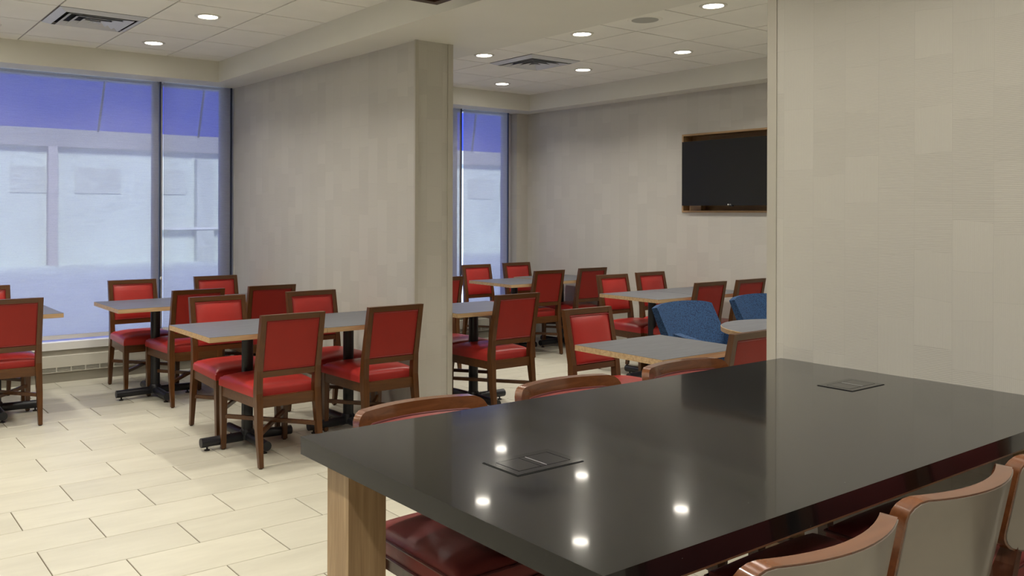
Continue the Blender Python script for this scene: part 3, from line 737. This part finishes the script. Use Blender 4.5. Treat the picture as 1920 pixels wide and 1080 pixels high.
# ------------------------------------------------------------------ counter stools
def make_stool():
    t = thing('counter_stool', '', 'stool')       # faces +Y, back at -Y
    zs = 0.605
    b = bmesh.new(); cushion(b, 0.215, 0.225, -0.20, 0.225, zs-0.075, zs-0.012, 0.022, rnd=0.02)
    st = part('seat', b, 'rose', t, smooth=True)
    for z, r in ((zs-0.030, 0.0040), (zs-0.074, 0.0045)):
        b = bmesh.new(); tube(b, [(-0.217, -0.202, z), (0.217, -0.202, z), (0.227, 0.227, z), (-0.227, 0.227, z)], r, 6, closed=True); part('piping', b, 'maroon', st, smooth=True)
    b = bmesh.new(); box(b, -0.19, 0.19, -0.19, 0.205, zs-0.130, zs-0.079); part('seat_frame', b, 'stool_leg', t)
    for s in (-1, 1):
        b = bmesh.new(); post(b, [(s*0.215, 0.205, 0, 0.014, 0.014), (s*0.195, 0.195, zs-0.08, 0.021, 0.021)]); part('leg', b, 'stool_leg', t, bevel=0.003)
        b = bmesh.new(); post(b, [(s*0.215, -0.255, 0, 0.014, 0.015), (s*0.200, -0.215, 0.32, 0.018, 0.022), (s*0.198, -0.198, zs-0.10, 0.018, 0.030), (s*0.190, -0.222, zs+0.02, 0.016, 0.022), (s*0.165, -0.240, zs+0.12, 0.012, 0.012)]); part('leg', b, 'stool_leg', t, bevel=0.003)
        b = bmesh.new(); beam(b, (s*0.208, -0.225, 0.26), (s*0.208, 0.20, 0.26), 0.009, 0.014); part('footrest', b, 'stool_leg', t)
    b = bmesh.new(); beam(b, (-0.205, 0.20, 0.20), (0.205, 0.20, 0.20), 0.010, 0.015); part('footrest', b, 'stool_leg', t)
    # curved back shell, rounded corners
    hx, z0, z1, th = 0.233, 0.662, 0.892, 0.034
    def outline(hx_, za, zb, r, n=6):
        pts = []
        for cx_, cz_, a0 in ((hx_-r, zb-r, 0), (-hx_+r, zb-r, PI/2), (-hx_+r, za+r, PI), (hx_-r, za+r, 1.5*PI)):
            for k in range(n+1):
                a = a0+PI/2*k/n; pts.append((cx_+r*math.cos(a), cz_+r*math.sin(a)))
        return pts
    def yc(x, z): return -0.285 + 0.060*(x/hx)**2 - 0.045*(z-z0)/(z1-z0)
    def slab(bm, hx_, za, zb, r, y0, y1, puff=0.0):
        """rounded-rectangle slab bent over the arc; sliced finely across x so the bend is smooth"""
        o = outline(hx_, za, zb, r); cols = 22
        def zr(x):
            ax = abs(x); 
            if ax <= hx_-r: return za, zb
            d = math.sqrt(max(0, r*r-(ax-(hx_-r))**2)); return za+r-d, zb-r+d
        F_, B_ = [], []
        rows = 8
        for i in range(cols+1):
            x = -hx_*math.cos(PI*i/cols); a, c = zr(x); a += 0.0; cf, cb = [], []
            sag = 0.018*(1-(x/hx_)**2) if puff == 0 else 0.012*(1-(x/hx_)**2)
            for j in range(rows+1):
                z = a-sag + (c-a+sag)*j/rows
                p = puff*(1-(x/hx_)**6)*(1-(2*j/rows-1)**4)
                cf.append(bm.verts.new((x, yc(x, z)+y1+p, z))); cb.append(bm.verts.new((x, yc(x, z)+y0, z)))
            F_.append(cf); B_.append(cb)
        for i in range(cols):
            for j in range(rows):
                bm.faces.new((F_[i][j], F_[i+1][j], F_[i+1][j+1], F_[i][j+1])); bm.faces.new((B_[i][j], B_[i][j+1], B_[i+1][j+1], B_[i+1][j]))
            bm.faces.new((F_[i][0], B_[i][0], B_[i+1][0], F_[i+1][0])); bm.faces.new((F_[i][rows], F_[i+1][rows], B_[i+1][rows], B_[i][rows]))
        for j in range(rows):
            for i in (0, cols): bm.faces.new((F_[i][j], F_[i][j+1], B_[i][j+1], B_[i][j]))
        bmesh.ops.remove_doubles(bm, verts=bm.verts[:], dist=0.0003)
    b = bmesh.new(); slab(b, hx, z0, z1, 0.040, 0.0, th); sh = part('back_shell', b, 'stool_wood', t, smooth=True)
    b = bmesh.new(); slab(b, hx-0.004, z0+0.004, z1-0.004, 0.037, -0.0025, 0.004); part('rear_laminate', b, 'stool_back', sh, smooth=True, label='pale grey rear face of the back')
    b = bmesh.new(); slab(b, hx-0.040, z0+0.030, z1-0.040, 0.028, th-0.002, th+0.004, 0.016); pd = part('back_pad', b, 'rose', t, smooth=True)
    b = bmesh.new(); pts = []
    for x, z in outline(hx-0.038, z0+0.028, z1-0.038, 0.028): pts.append((x, yc(x, z)+th+0.002, z))
    # refine the piping so that it follows the bend
    fine = []
    for p, q in zip(pts, pts[1:]+pts[:1]):
        m_ = max(1, int(math.hypot(p[0]-q[0], p[2]-q[2])/0.03))
        for k in range(m_):
            x = p[0]+(q[0]-p[0])*k/m_; z = p[2]+(q[2]-p[2])*k/m_; fine.append((x, yc(x, z)+th+0.002, z))
    tube(b, fine, 0.0032, 6, closed=True); part('piping', b, 'maroon', pd, smooth=True)
    return t
stool0 = make_stool()
SG = 'curved-back counter stools at the black table'
st_list = [(1.462, 1.125, 0.0, 'nearest counter stool at bottom edge, pale rear of its curved back showing'),
 (2.003, 1.14, 0.0, 'near-side counter stool, second from the bottom edge, whole back visible'),
 (2.530, 1.14, 0.0, 'near-side counter stool cut by the right picture edge'),
 (1.482, 1.915, PI, 'far-side counter stool at the left end, seat visible under the table'),
 (2.085, 1.915, PI, 'middle far-side counter stool, top of back above the black tabletop'),
 (2.695, 1.915, PI, 'far-side counter stool nearest the wall end, behind the black tabletop')]
for i, (x, y, rz, lb) in enumerate(st_list):
    if i == 0: stool0.location = (x, y, 0); stool0['label'] = lb; stool0['group'] = SG
    else: dup(stool0, (x, y, 0), rz, lb, SG)
